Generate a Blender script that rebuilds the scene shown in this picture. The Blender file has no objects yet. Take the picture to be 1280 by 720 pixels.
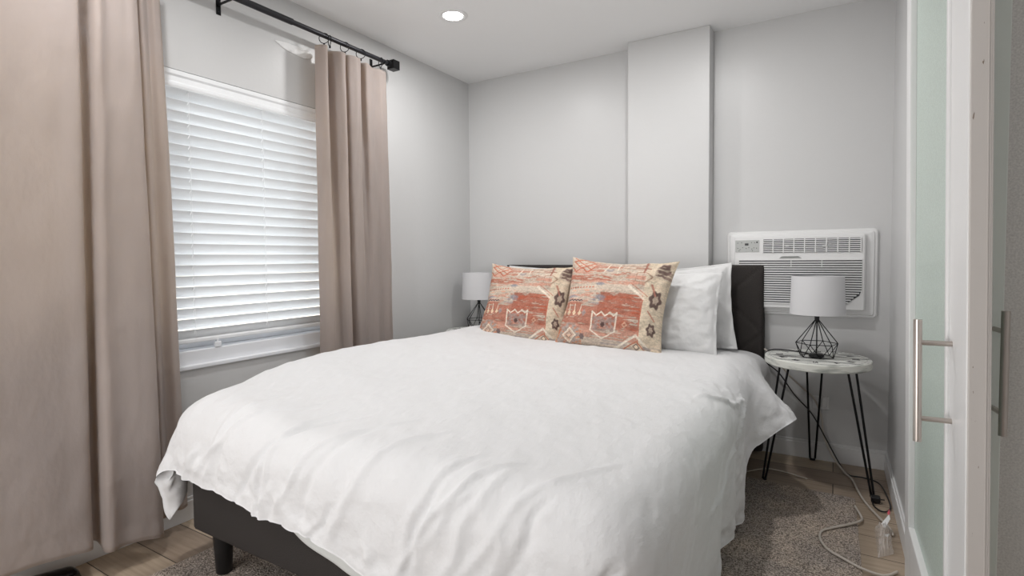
import bpy, math, random
import numpy as np
from mathutils import Matrix, Vector

C = bpy.context.scene.collection
S = bpy.context.scene
random.seed(7)
PI = math.pi
H = 2.44            # ceiling height
RW = 2.642          # right wall plane

# ------------------------------------------------------------------ camera
F_PX, PY, YAW, PITCH, ROLL = 671.39, 348.907, 0.54, 0.0395, -0.0084
CAM = Vector((2.3903, -3.3675, 1.123))
fw = Vector((-math.sin(YAW)*math.cos(PITCH), math.cos(YAW)*math.cos(PITCH), -math.sin(PITCH)))
rt = Vector((math.cos(YAW), math.sin(YAW), 0)); up = rt.cross(fw)
cr, sr = math.cos(ROLL), math.sin(ROLL)
rt2 = cr*rt + sr*up; up2 = -sr*rt + cr*up
cd = bpy.data.cameras.new('camera'); cam = bpy.data.objects.new('camera', cd); C.objects.link(cam)
cam.matrix_world = Matrix(((rt2.x, up2.x, -fw.x, CAM.x), (rt2.y, up2.y, -fw.y, CAM.y),
                           (rt2.z, up2.z, -fw.z, CAM.z), (0, 0, 0, 1)))
cd.sensor_width = 36; cd.lens = F_PX/1280*36; cd.shift_y = -(360-PY)/1280
cd.clip_start = 0.02
S.camera = cam

# ------------------------------------------------------------------ world, exposure
w = bpy.data.worlds.new('overcast'); S.world = w; w.use_nodes = True
bg = w.node_tree.nodes['Background']
bg.inputs[0].default_value = (0.93, 0.97, 1.0, 1); bg.inputs[1].default_value = 4.2
S.view_settings.view_transform = 'Standard'; S.view_settings.look = 'None'
S.view_settings.gamma = 1.0; S.view_settings.use_curve_mapping = False
S.view_settings.exposure = 0.0
LAMP_POWER = 9.0
FILL_POWER = 43.0     # soft area light added behind the camera to even out the room
fl_ = bpy.data.lights.new('added_fill', 'AREA'); fl_.shape = 'RECTANGLE'; fl_.size = 2.0; fl_.size_y = 1.9; fl_.energy = FILL_POWER; fl_.color = (1, .992, .985)
flo = bpy.data.objects.new('added_fill', fl_); C.objects.link(flo); flo.location = (1.0, -4.5, .95); flo.rotation_euler = (math.radians(124), 0, 0)
LAMPS = [(0.60, -0.98), (1.72, -0.98), (0.60, -2.60), (1.05, -3.9)]

# ------------------------------------------------------------------ materials
def lin(c):
    return tuple(((x/255)/12.92 if x/255 <= .04045 else ((x/255+.055)/1.055)**2.4) for x in c)
def mat(name, rgb, rough=.5, metal=0, spec=.5, sheen=0, **k):
    m = bpy.data.materials.new(name); m.use_nodes = True
    b = m.node_tree.nodes['Principled BSDF']
    b.inputs['Base Color'].default_value = (*lin(rgb), 1)
    b.inputs['Roughness'].default_value = rough; b.inputs['Metallic'].default_value = metal
    b.inputs['Specular IOR Level'].default_value = spec
    if sheen: b.inputs['Sheen Weight'].default_value = sheen
    return m
def N(m, t, **kw):
    n = m.node_tree.nodes.new(t)
    for k, v in kw.items():
        if k in n.inputs: n.inputs[k].default_value = v
        else: setattr(n, k, v)
    return n
def L(m, a, b): m.node_tree.links.new(a, b)
def bsdf(m): return m.node_tree.nodes['Principled BSDF']
def coord(m, scale=(1, 1, 1), rot=(0, 0, 0)):
    tc = N(m, 'ShaderNodeTexCoord'); mp = N(m, 'ShaderNodeMapping')
    mp.inputs['Scale'].default_value = scale; mp.inputs['Rotation'].default_value = rot
    L(m, tc.outputs['Object'], mp.inputs['Vector']); return mp.outputs['Vector']
def add_bump(m, scale, strength, dist=.002, detail=4, sc=(1, 1, 1), rot=(0, 0, 0)):
    v = coord(m, sc, rot); n = N(m, 'ShaderNodeTexNoise'); n.inputs['Scale'].default_value = scale
    n.inputs['Detail'].default_value = detail; L(m, v, n.inputs['Vector'])
    b = N(m, 'ShaderNodeBump'); b.inputs['Strength'].default_value = strength; b.inputs['Distance'].default_value = dist
    L(m, n.outputs['Fac'], b.inputs['Height'])
    old = bsdf(m).inputs['Normal']
    if old.is_linked: L(m, old.links[0].from_socket, b.inputs['Normal'])
    L(m, b.outputs['Normal'], old); return n
def add_mottle(m, c1, c2, scale, lo=.35, hi=.65, sc=(1, 1, 1), detail=4, rot=(0, 0, 0)):
    v = coord(m, sc, rot); n = N(m, 'ShaderNodeTexNoise'); n.inputs['Scale'].default_value = scale
    n.inputs['Detail'].default_value = detail; L(m, v, n.inputs['Vector'])
    r = N(m, 'ShaderNodeValToRGB'); r.color_ramp.elements[0].position = lo; r.color_ramp.elements[1].position = hi
    r.color_ramp.elements[0].color = (*lin(c1), 1); r.color_ramp.elements[1].color = (*lin(c2), 1)
    L(m, n.outputs['Fac'], r.inputs['Fac']); L(m, r.outputs['Color'], bsdf(m).inputs['Base Color']); return r

M = {}
M['wall'] = mat('wall_paint', (205, 205, 205), .38, spec=.42); add_bump(M['wall'], 55, .35, .0012, 3); add_bump(M['wall'], 5, .25, .004, 2)
M['ceil'] = mat('ceiling_paint', (236, 236, 236), .6); add_bump(M['ceil'], 40, .2, .001)
M['trim'] = mat('trim_paint', (226, 226, 226), .35); add_bump(M['trim'], 30, .1, .001)
M['vinyl'] = mat('white_vinyl', (232, 234, 238), .3)
M['slat'] = mat('blind_slat', (238, 240, 242), .4)
M['plaster'] = mat('bare_plaster', (240, 240, 240), .8); add_bump(M['plaster'], 60, .9, .006)
M['black'] = mat('black_metal', (22, 22, 24), .4, .6)
M['rod'] = mat('dark_rod', (46, 46, 50), .35, .5)
M['plastic'] = mat('black_plastic', (20, 20, 22), .35)
M['gloss'] = mat('black_gloss', (14, 14, 18), .12); add_bump(M['gloss'], 60, .5, .004)
M['steel'] = mat('brushed_steel', (190, 182, 176), .28, 1.0); add_bump(M['steel'], 400, .1, .0005, sc=(1, 1, .02))
M['white_pl'] = mat('ac_plastic', (228, 228, 228), .35)
M['grille_dark'] = mat('ac_dark', (70, 70, 72), .6)
M['panel'] = mat('ac_panel', (182, 184, 182), .35)
M['cord_w'] = mat('white_cord', (200, 192, 182), .45)
M['upholstery'] = mat('charcoal_fabric', (62, 58, 56), .9, spec=.2)
add_mottle(M['upholstery'], (44, 41, 40), (68, 64, 62), 420, .35, .65); add_bump(M['upholstery'], 600, .5, .001)
M['linen'] = mat('white_cotton', (222, 222, 223), .8, spec=.15, sheen=.1)
add_bump(M['linen'], 9, .6, .014, 5, sc=(1, .5, 1), rot=(0, 0, .5)); add_bump(M['linen'], 38, .7, .004, 5, sc=(1, .45, 1), rot=(0, 0, -.4)); add_bump(M['linen'], 500, .12, .0008)
M['pillow'] = mat('pillow_cotton', (226, 226, 226), .8, spec=.15, sheen=.1); add_bump(M['pillow'], 16, .7, .014, 5, sc=(1, 1, .6))
M['sheet'] = mat('sheet_cotton', (216, 218, 216), .85, spec=.1); add_bump(M['sheet'], 18, .4, .006, 4)
M['shade'] = mat('lamp_shade_fabric', (214, 214, 216), .85, spec=.1); add_bump(M['shade'], 300, .3, .0008, sc=(1, 1, .3))
M['bulb'] = mat('bulb', (235, 235, 230), .3)

# curtain: velvet with light passing through
def curtain_mat():
    m = bpy.data.materials.new('beige_velvet'); m.use_nodes = True; nt = m.node_tree
    b = bsdf(m); b.inputs['Roughness'].default_value = .75; b.inputs['Specular IOR Level'].default_value = .15
    b.inputs['Sheen Weight'].default_value = .35; b.inputs['Sheen Roughness'].default_value = .5
    add_mottle(m, (164, 158, 158), (184, 177, 176), 3.5, .3, .7, sc=(1, 1, .5), detail=8)
    add_bump(m, 11, .9, .012, 7, sc=(1, 1, .6), rot=(.4, 0, 0)); add_bump(m, 5, .5, .02, 3, sc=(1, 2, .5), rot=(.3, 0, 0)); add_bump(m, 700, .2, .0008)
    t = N(m, 'ShaderNodeBsdfTranslucent'); t.inputs['Color'].default_value = (*lin((250, 231, 207)), 1)
    mx = N(m, 'ShaderNodeMixShader'); mx.inputs['Fac'].default_value = .42
    L(m, b.outputs[0], mx.inputs[1]); L(m, t.outputs[0], mx.inputs[2])
    L(m, mx.outputs[0], nt.nodes['Material Output'].inputs['Surface']); return m
M['curtain'] = curtain_mat()

def frosted(name, rgb, tr=.1):
    m = mat(name, rgb, .35, spec=.5)
    add_bump(m, 900, .35, .0006); v = add_mottle(m, tuple(int(x*.93) for x in rgb), tuple(min(255, int(x*1.05)) for x in rgb), 260, .3, .7)
    t = N(m, 'ShaderNodeBsdfTranslucent'); t.inputs['Color'].default_value = (*lin(rgb), 1)
    mx = N(m, 'ShaderNodeMixShader'); mx.inputs['Fac'].default_value = tr
    L(m, bsdf(m).outputs[0], mx.inputs[1]); L(m, t.outputs[0], mx.inputs[2])
    L(m, mx.outputs[0], m.node_tree.nodes['Material Output'].inputs['Surface']); return m
M['frost'] = frosted('frosted_glass', (200, 214, 206), tr=.08)
M['frost2'] = frosted('frosted_glass_grey', (226, 224, 221), tr=.0)
M['green_frame'] = mat('pale_green_paint', (238, 244, 239), .4)
m = mat('clear_glass', (255, 255, 255), .0); bsdf(m).inputs['Transmission Weight'].default_value = 1; bsdf(m).inputs['IOR'].default_value = 1.02; M['glass'] = m
m = mat('thin_film', (240, 235, 232), .15); bsdf(m).inputs['Alpha'].default_value = .32; M['film'] = m
M['film_red'] = mat('print_red', (190, 70, 84), .4); M['film_white'] = mat('print_white', (228, 228, 228), .4)
M['chip'] = mat('old_paint', (206, 202, 198), .45)
r = add_mottle(M['chip'], (120, 104, 90), (196, 191, 187), 110, .285, .30, sc=(1, 1, .35), detail=6); add_bump(M['chip'], 30, .4, .002, sc=(1, 1, .2))

# floor: pale wood look tiles in running bond
def floor_mat():
    m = mat('wood_tile', (176, 158, 138), .42, spec=.4)
    v = coord(m, (1, 1, 1), (0, 0, 0)); b = N(m, 'ShaderNodeTexBrick')
    b.offset = .37; b.inputs['Scale'].default_value = 1; b.inputs['Mortar Size'].default_value = .0022
    b.inputs['Brick Width'].default_value = 1.2; b.inputs['Row Height'].default_value = .167
    b.inputs['Color1'].default_value = (*lin((196, 178, 156)), 1); b.inputs['Color2'].default_value = (*lin((158, 140, 124)), 1)
    b.inputs['Mortar'].default_value = (*lin((60, 52, 46)), 1); b.inputs['Mortar Smooth'].default_value = .3
    L(m, v, b.inputs['Vector'])
    v2 = coord(m, (2.0, 30, 1)); n = N(m, 'ShaderNodeTexNoise'); n.inputs['Scale'].default_value = 2.2; n.inputs['Detail'].default_value = 7
    L(m, v2, n.inputs['Vector'])
    r = N(m, 'ShaderNodeValToRGB'); r.color_ramp.elements[0].position = .3; r.color_ramp.elements[1].position = .7
    r.color_ramp.elements[0].color = (.62, .6, .58, 1); r.color_ramp.elements[1].color = (1, 1, 1, 1)
    L(m, n.outputs['Fac'], r.inputs['Fac'])
    x = N(m, 'ShaderNodeMixRGB'); x.blend_type = 'MULTIPLY'; x.inputs['Fac'].default_value = .7
    L(m, b.outputs['Color'], x.inputs['Color1']); L(m, r.outputs['Color'], x.inputs['Color2'])
    L(m, x.outputs['Color'], bsdf(m).inputs['Base Color']); return m
M['floor'] = floor_mat()
def rug_mat():
    m = mat('rug_pile', (150, 144, 138), .95, spec=.05)
    v = coord(m); n = N(m, 'ShaderNodeTexNoise'); n.inputs['Scale'].default_value = 210; n.inputs['Detail'].default_value = 3; L(m, v, n.inputs['Vector'])
    r = N(m, 'ShaderNodeValToRGB'); e = r.color_ramp.elements; e[0].position = .36; e[1].position = .64
    e[0].color = (*lin((112, 105, 100)), 1); e[1].color = (*lin((240, 230, 220)), 1); L(m, n.outputs['Fac'], r.inputs['Fac'])
    n2 = N(m, 'ShaderNodeTexNoise'); n2.inputs['Scale'].default_value = 5; n2.inputs['Detail'].default_value = 6; L(m, v, n2.inputs['Vector'])
    r2 = N(m, 'ShaderNodeValToRGB'); e = r2.color_ramp.elements; e[0].position = .4; e[1].position = .62
    e[0].color = (*lin((214, 210, 208)), 1); e[1].color = (*lin((240, 232, 224)), 1); L(m, n2.outputs['Fac'], r2.inputs['Fac'])
    x = N(m, 'ShaderNodeMixRGB'); x.blend_type = 'MULTIPLY'; x.inputs['Fac'].default_value = 1
    L(m, r.outputs['Color'], x.inputs['Color1']); L(m, r2.outputs['Color'], x.inputs['Color2']); L(m, x.outputs['Color'], bsdf(m).inputs['Base Color'])
    add_bump(m, 160, .9, .006, 3); return m
M['rug'] = rug_mat()
def table_mat():
    m = mat('whitewashed_wood', (222, 222, 216), .55)
    v = coord(m, (3.0, 42, 3)); n = N(m, 'ShaderNodeTexNoise'); n.inputs['Scale'].default_value = 1.6; n.inputs['Detail'].default_value = 6; L(m, v, n.inputs['Vector'])
    r = N(m, 'ShaderNodeValToRGB'); e = r.color_ramp.elements; e[0].position = .39; e[1].position = .48
    e[0].color = (*lin((54, 54, 56)), 1); e[1].color = (*lin((224, 225, 220)), 1); L(m, n.outputs['Fac'], r.inputs['Fac'])
    L(m, r.outputs['Color'], bsdf(m).inputs['Base Color']); add_bump(m, 4, .4, .002, sc=(3, 42, 3)); return m
M['wash'] = table_mat()
M['edge'] = mat('whitewashed_edge', (214, 216, 208), .6); add_mottle(M['edge'], (150, 154, 148), (222, 223, 216), 9, .3, .5, sc=(1, 1, 5))
M['ink'] = mat('faded_ink', (50, 50, 52), .7); add_mottle(M['ink'], (34, 34, 36), (170, 170, 166), 70, .52, .70)
M['outside'] = mat('render_wall', (226, 214, 196), .8); M['ground'] = mat('yard_concrete', (190, 188, 184), .9)
m = mat('led_lens', (255, 255, 255), .4); bsdf(m).inputs['Emission Color'].default_value = (1, .98, .95, 1); bsdf(m).inputs['Emission Strength'].default_value = 22; M['led'] = m

# ------------------------------------------------------------------ helpers
def link(name, me, m, parent=None, smooth=False):
    o = bpy.data.objects.new(name, me); C.objects.link(o)
    if m: me.materials.append(m)
    if parent: o.parent = parent
    if smooth: me.polygons.foreach_set('use_smooth', [True]*len(me.polygons))
    return o
def off(parent):
    v = Vector((0, 0, 0))
    while parent is not None: v += parent.location; parent = parent.parent
    return v
def mesh(name, V, Fc, m, parent=None, smooth=False):
    d = off(parent); me = bpy.data.meshes.new(name)
    me.from_pydata([(v[0]-d.x, v[1]-d.y, v[2]-d.z) for v in V], [], Fc); me.update()
    return link(name, me, m, parent, smooth)
class MB:
    def __init__(s): s.v = []; s.f = []
    def add(s, V, Fc):
        k = len(s.v); s.v += [tuple(v) for v in V]; s.f += [tuple(i+k for i in f) for f in Fc]; return s
    def box(s, lo, hi, c=0.0):
        # bevelled box: chamfer c
        lo = [min(a, b) for a, b in zip(lo, hi)] if False else list(lo); hi = list(hi)
        c = min(c, *[abs(hi[i]-lo[i])*.45 for i in range(3)])
        if c <= 0:
            V = [(x, y, z) for x in (lo[0], hi[0]) for y in (lo[1], hi[1]) for z in (lo[2], hi[2])]
            return s.add(V, [(0, 1, 3, 2), (4, 6, 7, 5), (0, 4, 5, 1), (2, 3, 7, 6), (0, 2, 6, 4), (1, 5, 7, 3)])
        import bmesh
        bm = bmesh.new(); bmesh.ops.create_cube(bm, size=1)
        for v in bm.verts:
            v.co = Vector([(lo[i]+hi[i])/2 + v.co[i]*(hi[i]-lo[i]) for i in range(3)])
        bmesh.ops.bevel(bm, geom=list(bm.edges), offset=c, segments=2, affect='EDGES', profile=.5)
        bm.verts.index_update(); s.add([v.co[:] for v in bm.verts], [[v.index for v in f.verts] for f in bm.faces]); bm.free(); return s
    def tube(s, P, r, n=8, closed=False, caps=True):
        P = [Vector(p) for p in P]; k = len(P); R = r if isinstance(r, (list, tuple)) else [r]*k
        rings = []; prev = None
        for i, p in enumerate(P):
            a = P[(i-1) % k] if (closed or i) else P[0]; b = P[(i+1) % k] if (closed or i < k-1) else P[-1]
            t = (b-a).normalized()
            u = prev if prev else (Vector((0, 0, 1)) if abs(t.z) < .9 else Vector((1, 0, 0)))
            u = (u - t*u.dot(t)).normalized(); prev = u; q = t.cross(u)
            rings.append([p + (u*math.cos(2*PI*j/n)+q*math.sin(2*PI*j/n))*R[i] for j in range(n)])
        V = [x for g in rings for x in g]; Fc = []
        for i in range(k if closed else k-1):
            for j in range(n):
                a, b = i*n+j, i*n+(j+1) % n; c, d = ((i+1) % k)*n+(j+1) % n, ((i+1) % k)*n+j
                Fc.append((a, b, c, d))
        if caps and not closed: Fc += [tuple(range(n))[::-1], tuple((k-1)*n+j for j in range(n))]
        return s.add(V, Fc)
    def lathe(s, prof, c, n=40, axis='z', close=False):
        V = []; Fc = []
        for (r, z) in prof:
            for j in range(n):
                a = 2*PI*j/n; x, y = r*math.cos(a), r*math.sin(a)
                V.append({'z': (c[0]+x, c[1]+y, c[2]+z), 'x': (c[0]+z, c[1]+x, c[2]+y), 'y': (c[0]+x, c[1]+z, c[2]+y)}[axis])
        k = len(prof)
        for i in range(k if close else k-1):
            for j in range(n):
                Fc.append((i*n+j, i*n+(j+1) % n, ((i+1) % k)*n+(j+1) % n, ((i+1) % k)*n+j))
        if not close:
            if prof[0][0] > 1e-6: Fc.append(tuple(range(n))[::-1])
            if prof[-1][0] > 1e-6: Fc.append(tuple((k-1)*n+j for j in range(n)))
        return s.add(V, Fc)
    def build(s, name, m, parent=None, smooth=False): return mesh(name, s.v, s.f, m, parent, smooth)
def smooth_by_angle(o, deg=35):
    me = o.data; me.polygons.foreach_set('use_smooth', [True]*len(me.polygons))
    try: me.set_sharp_from_angle(angle=math.radians(deg))
    except Exception: pass
    return o
def root(name, loc, label, cat, group=None, kind=None):
    o = bpy.data.objects.new(name, None); C.objects.link(o); o.location = loc; o.empty_display_size = .05
    return tag(o, label, cat, group, kind)
def tag(o, label=None, cat=None, group=None, kind=None):
    if label: o['label'] = label
    if cat: o['category'] = cat
    if group: o['group'] = group
    if kind: o['kind'] = kind
    return o
def copy_tree(o, parent=None):
    c = o.copy(); C.objects.link(c)
    if parent: c.parent = parent
    for ch in [x for x in bpy.data.objects if x.parent == o]: copy_tree(ch, c)
    return c
def spline(P, n=12, closed=False):
    P = [Vector(p) for p in P]; out = []; k = len(P)
    for i in range(k if closed else k-1):
        g = lambda j: P[j % k] if closed else P[min(max(j, 0), k-1)]
        a, b, c, d = g(i-1), g(i), g(i+1), g(i+2)
        for q in range(n):
            t = q/n; out.append(.5*((2*b)+(c-a)*t+(2*a-5*b+4*c-d)*t*t+(3*b-a-3*c+d)*t**3))
    if not closed: out.append(P[-1])
    return out
def grid_faces(nu, nv, wrap_u=False):
    i = np.arange(nu if wrap_u else nu-1)[:, None]; j = np.arange(nv-1)[None, :]
    a = i*nv+j; b = ((i+1) % nu)*nv+j
    return np.stack([a, b, b+1, a+1], -1).reshape(-1, 4)
def np_mesh(name, V, Fc, m, parent=None, smooth=True):
    me = bpy.data.meshes.new(name); V = np.asarray(V, np.float32).reshape(-1, 3) - np.array(off(parent), np.float32); Fc = np.asarray(Fc, np.int32)
    me.vertices.add(len(V)); me.vertices.foreach_set('co', V.ravel())
    me.loops.add(Fc.size); me.loops.foreach_set('vertex_index', Fc.ravel())
    me.polygons.add(len(Fc)); me.polygons.foreach_set('loop_start', np.arange(len(Fc), dtype=np.int32)*4)
    me.polygons.foreach_set('loop_total', np.full(len(Fc), 4, np.int32)) if False else None
    me.update(calc_edges=True); me.validate()
    return link(name, me, m, parent, smooth)
_rs = np.random.RandomState(3); _T = _rs.rand(256, 256)
def vnoise(x, y):
    x = np.asarray(x, float)+100.3; y = np.asarray(y, float)+57.7
    xi = np.floor(x).astype(int); yi = np.floor(y).astype(int); fx = x-xi; fy = y-yi
    fx = fx*fx*(3-2*fx); fy = fy*fy*(3-2*fy); g = lambda a, b: _T[a % 256, b % 256]
    return ((g(xi, yi)*(1-fx)+g(xi+1, yi)*fx)*(1-fy)+(g(xi, yi+1)*(1-fx)+g(xi+1, yi+1)*fx)*fy)*2-1
def fbm(x, y, o=4):
    s = 0; a = 1
    for k in range(o): s = s+a*vnoise(x*2**k+k*13.1, y*2**k+k*7.7); a *= .5
    return s
def sstep(a, b, x): t = np.clip((x-a)/(b-a), 0, 1); return t*t*(3-2*t)
def st(o): o['kind'] = 'structure'; return o

# ------------------------------------------------------------------ room shell
X1 = 3.45; Y1 = -4.7       # nook wall, wall behind the camera
WY0, WY1, WZ0, WZ1 = -3.05, -1.20, 0.655, 1.930      # window opening
st(MB().box((-.2, Y1-.1, -.1), (X1+.1, .1, 0)).build('floor', M['floor']))
st(MB().box((-.2, Y1-.1, H), (X1+.1, .1, H+.1)).build('ceiling', M['ceil']))
b = MB(); T = -.16
b.box((T, Y1-.1, 0), (0, WY0, H)).box((T, WY1, 0), (0, .1, H)).box((T, WY0, 0), (0, WY1, WZ0)).box((T, WY0, WZ1), (0, WY1, H))
st(b.build('wall_left', M['wall']))
st(MB().box((0, 0, 0), (X1+.1, .1, H)).build('wall_back', M['wall']))
st(MB().box((1.285, -.115, 0), (1.768, 0, H), .004).build('wall_column', M['wall']))
st(MB().box((RW, -1.80, 0), (RW+.06, 0, H)).build('wall_right', M['wall']))
st(MB().box((X1, Y1, 0), (X1+.1, .0, H)).build('wall_nook', M['wall']))
st(MB().box((0, Y1-.1, 0), (X1, Y1, H)).build('wall_front', M['wall']))
st(MB().box((RW+.06, -1.80, 2.06), (X1, -1.74, H)).build('wall_header', M['wall']))
def baseboard(name, lo, hi, axis):
    # stepped profile: board with a thinner chamfered lip on top
    b = MB(); b.box(lo, (hi[0], hi[1], .085), .002)
    if axis == 'y-': b.box((lo[0], hi[1]-(hi[1]-lo[1])*.6, .085), (hi[0], hi[1], .10), .002)
    if axis == 'x+': b.box((lo[0], lo[1], .085), (lo[0]+(hi[0]-lo[0])*.6, hi[1], .10), .002)
    if axis == 'x-': b.box((hi[0]-(hi[0]-lo[0])*.6, lo[1], .085), (hi[0], hi[1], .10), .002)
    return st(b.build(name, M['trim']))
baseboard('baseboard_back', (1.768, -.013, 0), (RW, 0, .1), 'y-')
baseboard('baseboard_corner', (0.013, -.013, 0), (1.285, 0, .1), 'y-')
baseboard('baseboard_left', (0, Y1, 0), (.013, 0, .1), 'x+')
baseboard('baseboard_right', (RW-.013, -1.80, 0), (RW, -.013, .1), 'x-')

# window 1: vinyl frame, two panes, stool
wr = st(root('window_1', (-.08, (WY0+WY1)/2, WZ0), None, None))
b = MB()
b.box((-.12, WY0, WZ0), (-.01, WY1, WZ0+.075), .004).box((-.12, WY0, WZ1-.045), (-.085, WY1, WZ1), .003)
b.box((-.12, WY0, WZ0+.07), (-.085, WY0+.045, WZ1-.04), .003).box((-.12, WY1-.045, WZ0+.07), (-.085, WY1, WZ1-.04), .003)
b.build('window_frame', M['vinyl'], wr)
b = MB()
for (a, c, xx) in ((WY0+.045, -2.10, -.118), (-2.15, WY1-.045, -.105)):
    b.box((xx, a, WZ0+.075), (xx+.02, c, WZ0+.125), .003).box((xx, a, WZ1-.085), (xx+.02, c, WZ1-.045), .003)
    b.box((xx, a, WZ0+.12), (xx+.02, a+.045, WZ1-.08), .003).box((xx, c-.045, WZ0+.12), (xx+.02, c, WZ1-.08), .003)
b.build('sash', M['vinyl'], wr)
MB().box((-.111, WY0+.05, WZ0+.1), (-.108, -2.12, WZ1-.06)).build('pane', M['glass'], wr)
MB().box((-.097, -2.13, WZ0+.1), (-.094, WY1-.05, WZ1-.06)).build('pane', M['glass'], wr)
MB().box((-.05, WY0, WZ0-.005), (.012, WY1, WZ0+.014), .004).build('window_sill', M['vinyl'], wr)
MB().box((-.02, -1.985, WZ0+.076), (-.006, -1.955, WZ0+.1), .003).box((-.03, -1.975, WZ0+.09), (-.008, -1.965, WZ0+.112), .002).build('latch', M['vinyl'], wr)
st(MB().box((-7, -9, -.6), (-.17, 3, -.5)).build('yard_ground', M['ground']))
b = MB().box((-5.2, -9, -.5), (-5, 3, 1.1)); st(b.build('neighbour_wall', M['outside']))

# blind
bl = root('window_blind', (-.04, (WY0+WY1)/2, .77), 'white horizontal slatted blind closed over the window behind the curtains', 'blind')
BY0, BY1 = WY0+.012, WY1-.012
MB().box((-.072, BY0, 1.865), (-.012, BY1, 1.915), .003).build('headrail', M['slat'], bl)
b = MB()
prof = [(-.010, 1.853), (.001, 1.853), (.004, 1.862), (.004, 1.872), (-.002, 1.880), (-.002, 1.900), (.004, 1.908), (.004, 1.926), (-.010, 1.926)]
V = [(x, y, z) for y in (BY0, BY1) for x, z in prof]; k = len(prof)
b.add(V, [tuple(range(k)), tuple(range(k, 2*k))[::-1]]+[(i, i+k, (i+1) % k+k, (i+1) % k) for i in range(k)])
b.build('valance', M['slat'], bl)
b = MB(); ns = 23; pitch = .0472; TILT = math.radians(52)
for i in range(ns):
    zc = 1.835-i*pitch; V = []; n = 6
    for s_ in (-1, 1):
        for y in (BY0+.004, BY1-.004):
            for j in range(n+1):
                t = (j/n-.5); wv = .058*t; cv = .0035*(1-4*t*t)   # inner edge (t=+.5) up
                x = wv*math.cos(TILT)-cv*math.sin(TILT)+s_*.0013*math.sin(TILT)*-1; z = wv*math.sin(TILT)+cv*math.cos(TILT)+s_*.0013*math.cos(TILT)
                sag = .0
                V.append((-.040+x, y, zc+z+sag))
    m_ = n+1; Fc = []
    for j in range(n):
        Fc.append((j, j+1, m_+j+1, m_+j)); Fc.append((2*m_+j, 3*m_+j, 3*m_+j+1, 2*m_+j+1))
        Fc.append((j, 2*m_+j, 2*m_+j+1, j+1)); Fc.append((m_+j, m_+j+1, 3*m_+j+1, 3*m_+j))
    Fc += [(0, m_, 3*m_, 2*m_), (n, 2*m_+n, 3*m_+n, m_+n)]
    b.add(V, Fc)
b.build('slats', M['slat'], bl)
MB().box((-.066, BY0, .762), (-.014, BY1, .780), .004).build('bottom_rail', M['slat'], bl)
for yy in (-2.90, -2.45, -2.07, -1.72, -1.36):
    b = MB(); b.tube([(-.006, yy, .77), (-.006, yy, 1.87)], .0009, 5); b.tube([(-.074, yy, .77), (-.074, yy, 1.87)], .0009, 5)
    for i in range(ns):
        zc = 1.835-i*pitch; b.tube([(-.006, yy, zc+.012), (-.022, yy+.008, zc+.022), (-.018, yy-.002, zc+.005)], .0014, 4)
    b.build('ladder_cord', M['slat'], bl)

# plaster patch on the wall
V = []; Fc = []; nu, nv = 30, 14
for i in range(nu):
    for j in range(nv):
        u, v = i/(nu-1)*2-1, j/(nv-1)*2-1
        rr = math.hypot(u, v); wob = 1+.12*math.sin(3*math.atan2(v, u)+1)
        q = max(abs(u), abs(v)); s_ = (q/rr if rr > 0 else 1)
        V.append((.0015+.004*max(0, 1-rr), -1.545+u*s_*.11*wob, 2.20+v*s_*.022*wob*(1+.6*u)-u*.006))
for i in range(nu-1):
    for j in range(nv-1): a = i*nv+j; Fc.append((a, a+nv, a+nv+1, a+1))
pt = mesh('plaster_patch', V, Fc, M['plaster'], smooth=True)
sm = pt.modifiers.new('s', 'SOLIDIFY'); sm.thickness = .002; sm.offset = 1
tag(pt, 'rough white plaster patch on the grey wall under the curtain rod', 'wall patch')

# ------------------------------------------------------------------ sliding frosted door on the right wall
def handle(parent, base, nrm, z0, z1, s0, s1, proud=.055, r=.0075):
    h = MB(); nx, ny = nrm; bx, by = base
    h.tube([(bx+nx*proud, by+ny*proud, z0), (bx+nx*proud, by+ny*proud, z1)], r, 16)
    for z in (s0, s1): h.tube([(bx, by, z), (bx+nx*(proud-.002), by+ny*(proud-.002), z)], r*.72, 12)
    o = h.build('handle', M['steel'], parent); smooth_by_angle(o, 50); return o
LEAN = math.radians(.75)
d1 = st(root('door_1', (2.606, -1.70, .02), None, None)); o0 = Vector((2.606, -1.70, .02))
xa, xb = 2.606, 2.634; yf, yn = -1.205, -2.165; zb, zt = .02, 2.06
gy0, gy1, gz0, gz1 = -1.345, -1.975, .275, 1.93
b = MB(); b.box((xa, yf-.002+.002, zb), (xb, gy0, zt), .002) if False else b.box((xa, gy0, zb), (xb, yf, zt), .002)
b.box((xa, yn, zb), (xb, gy1, zt), .002); b.box((xa, gy1, zb), (xb, gy0, gz0), .002); b.box((xa, gy1, gz1), (xb, gy0, zt), .002)
leaf = b.build('door_frame', M['trim'], d1)
b = MB()   # raised bead around glass, on the room side
for (lo, hi) in (((xa-.006, gy0-.012, gz0), (xa+.012, gy0+.006, gz1)), ((xa-.006, gy1-.006, gz0), (xa+.012, gy1+.012, gz1)),
                 ((xa-.006, gy1, gz0-.006), (xa+.012, gy0, gz0+.012)), ((xa-.006, gy1, gz1-.012), (xa+.012, gy0, gz1+.006))):
    b.box(lo, hi, .003)
b.build('glazing_bead', M['trim'], d1)
MB().box((xa+.01, gy1, gz0), (xa+.016, gy0, gz1)).build('frosted_pane', M['frost'], d1)
MB().box((xa-.002, yn-.006, zb), (xb+.001, yn+.0005, zt), .0015).build('edge_strip', M['chip'], d1)['label'] = 'chipped off-white painted door edge'
MB().box((xa-.004, yn+.0, zb), (xa+.004, yn+.065, zt), .002).build('edge_moulding', M['trim'], d1)
MB().box((xb-.007, yn-.0075, zb), (xb-.0055, yn-.004, zt)).box((xb-.0035, yn-.0070, zb), (xb-.0025, yn-.004, zt)).build('paint_ridge', M['chip'], d1)
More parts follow.
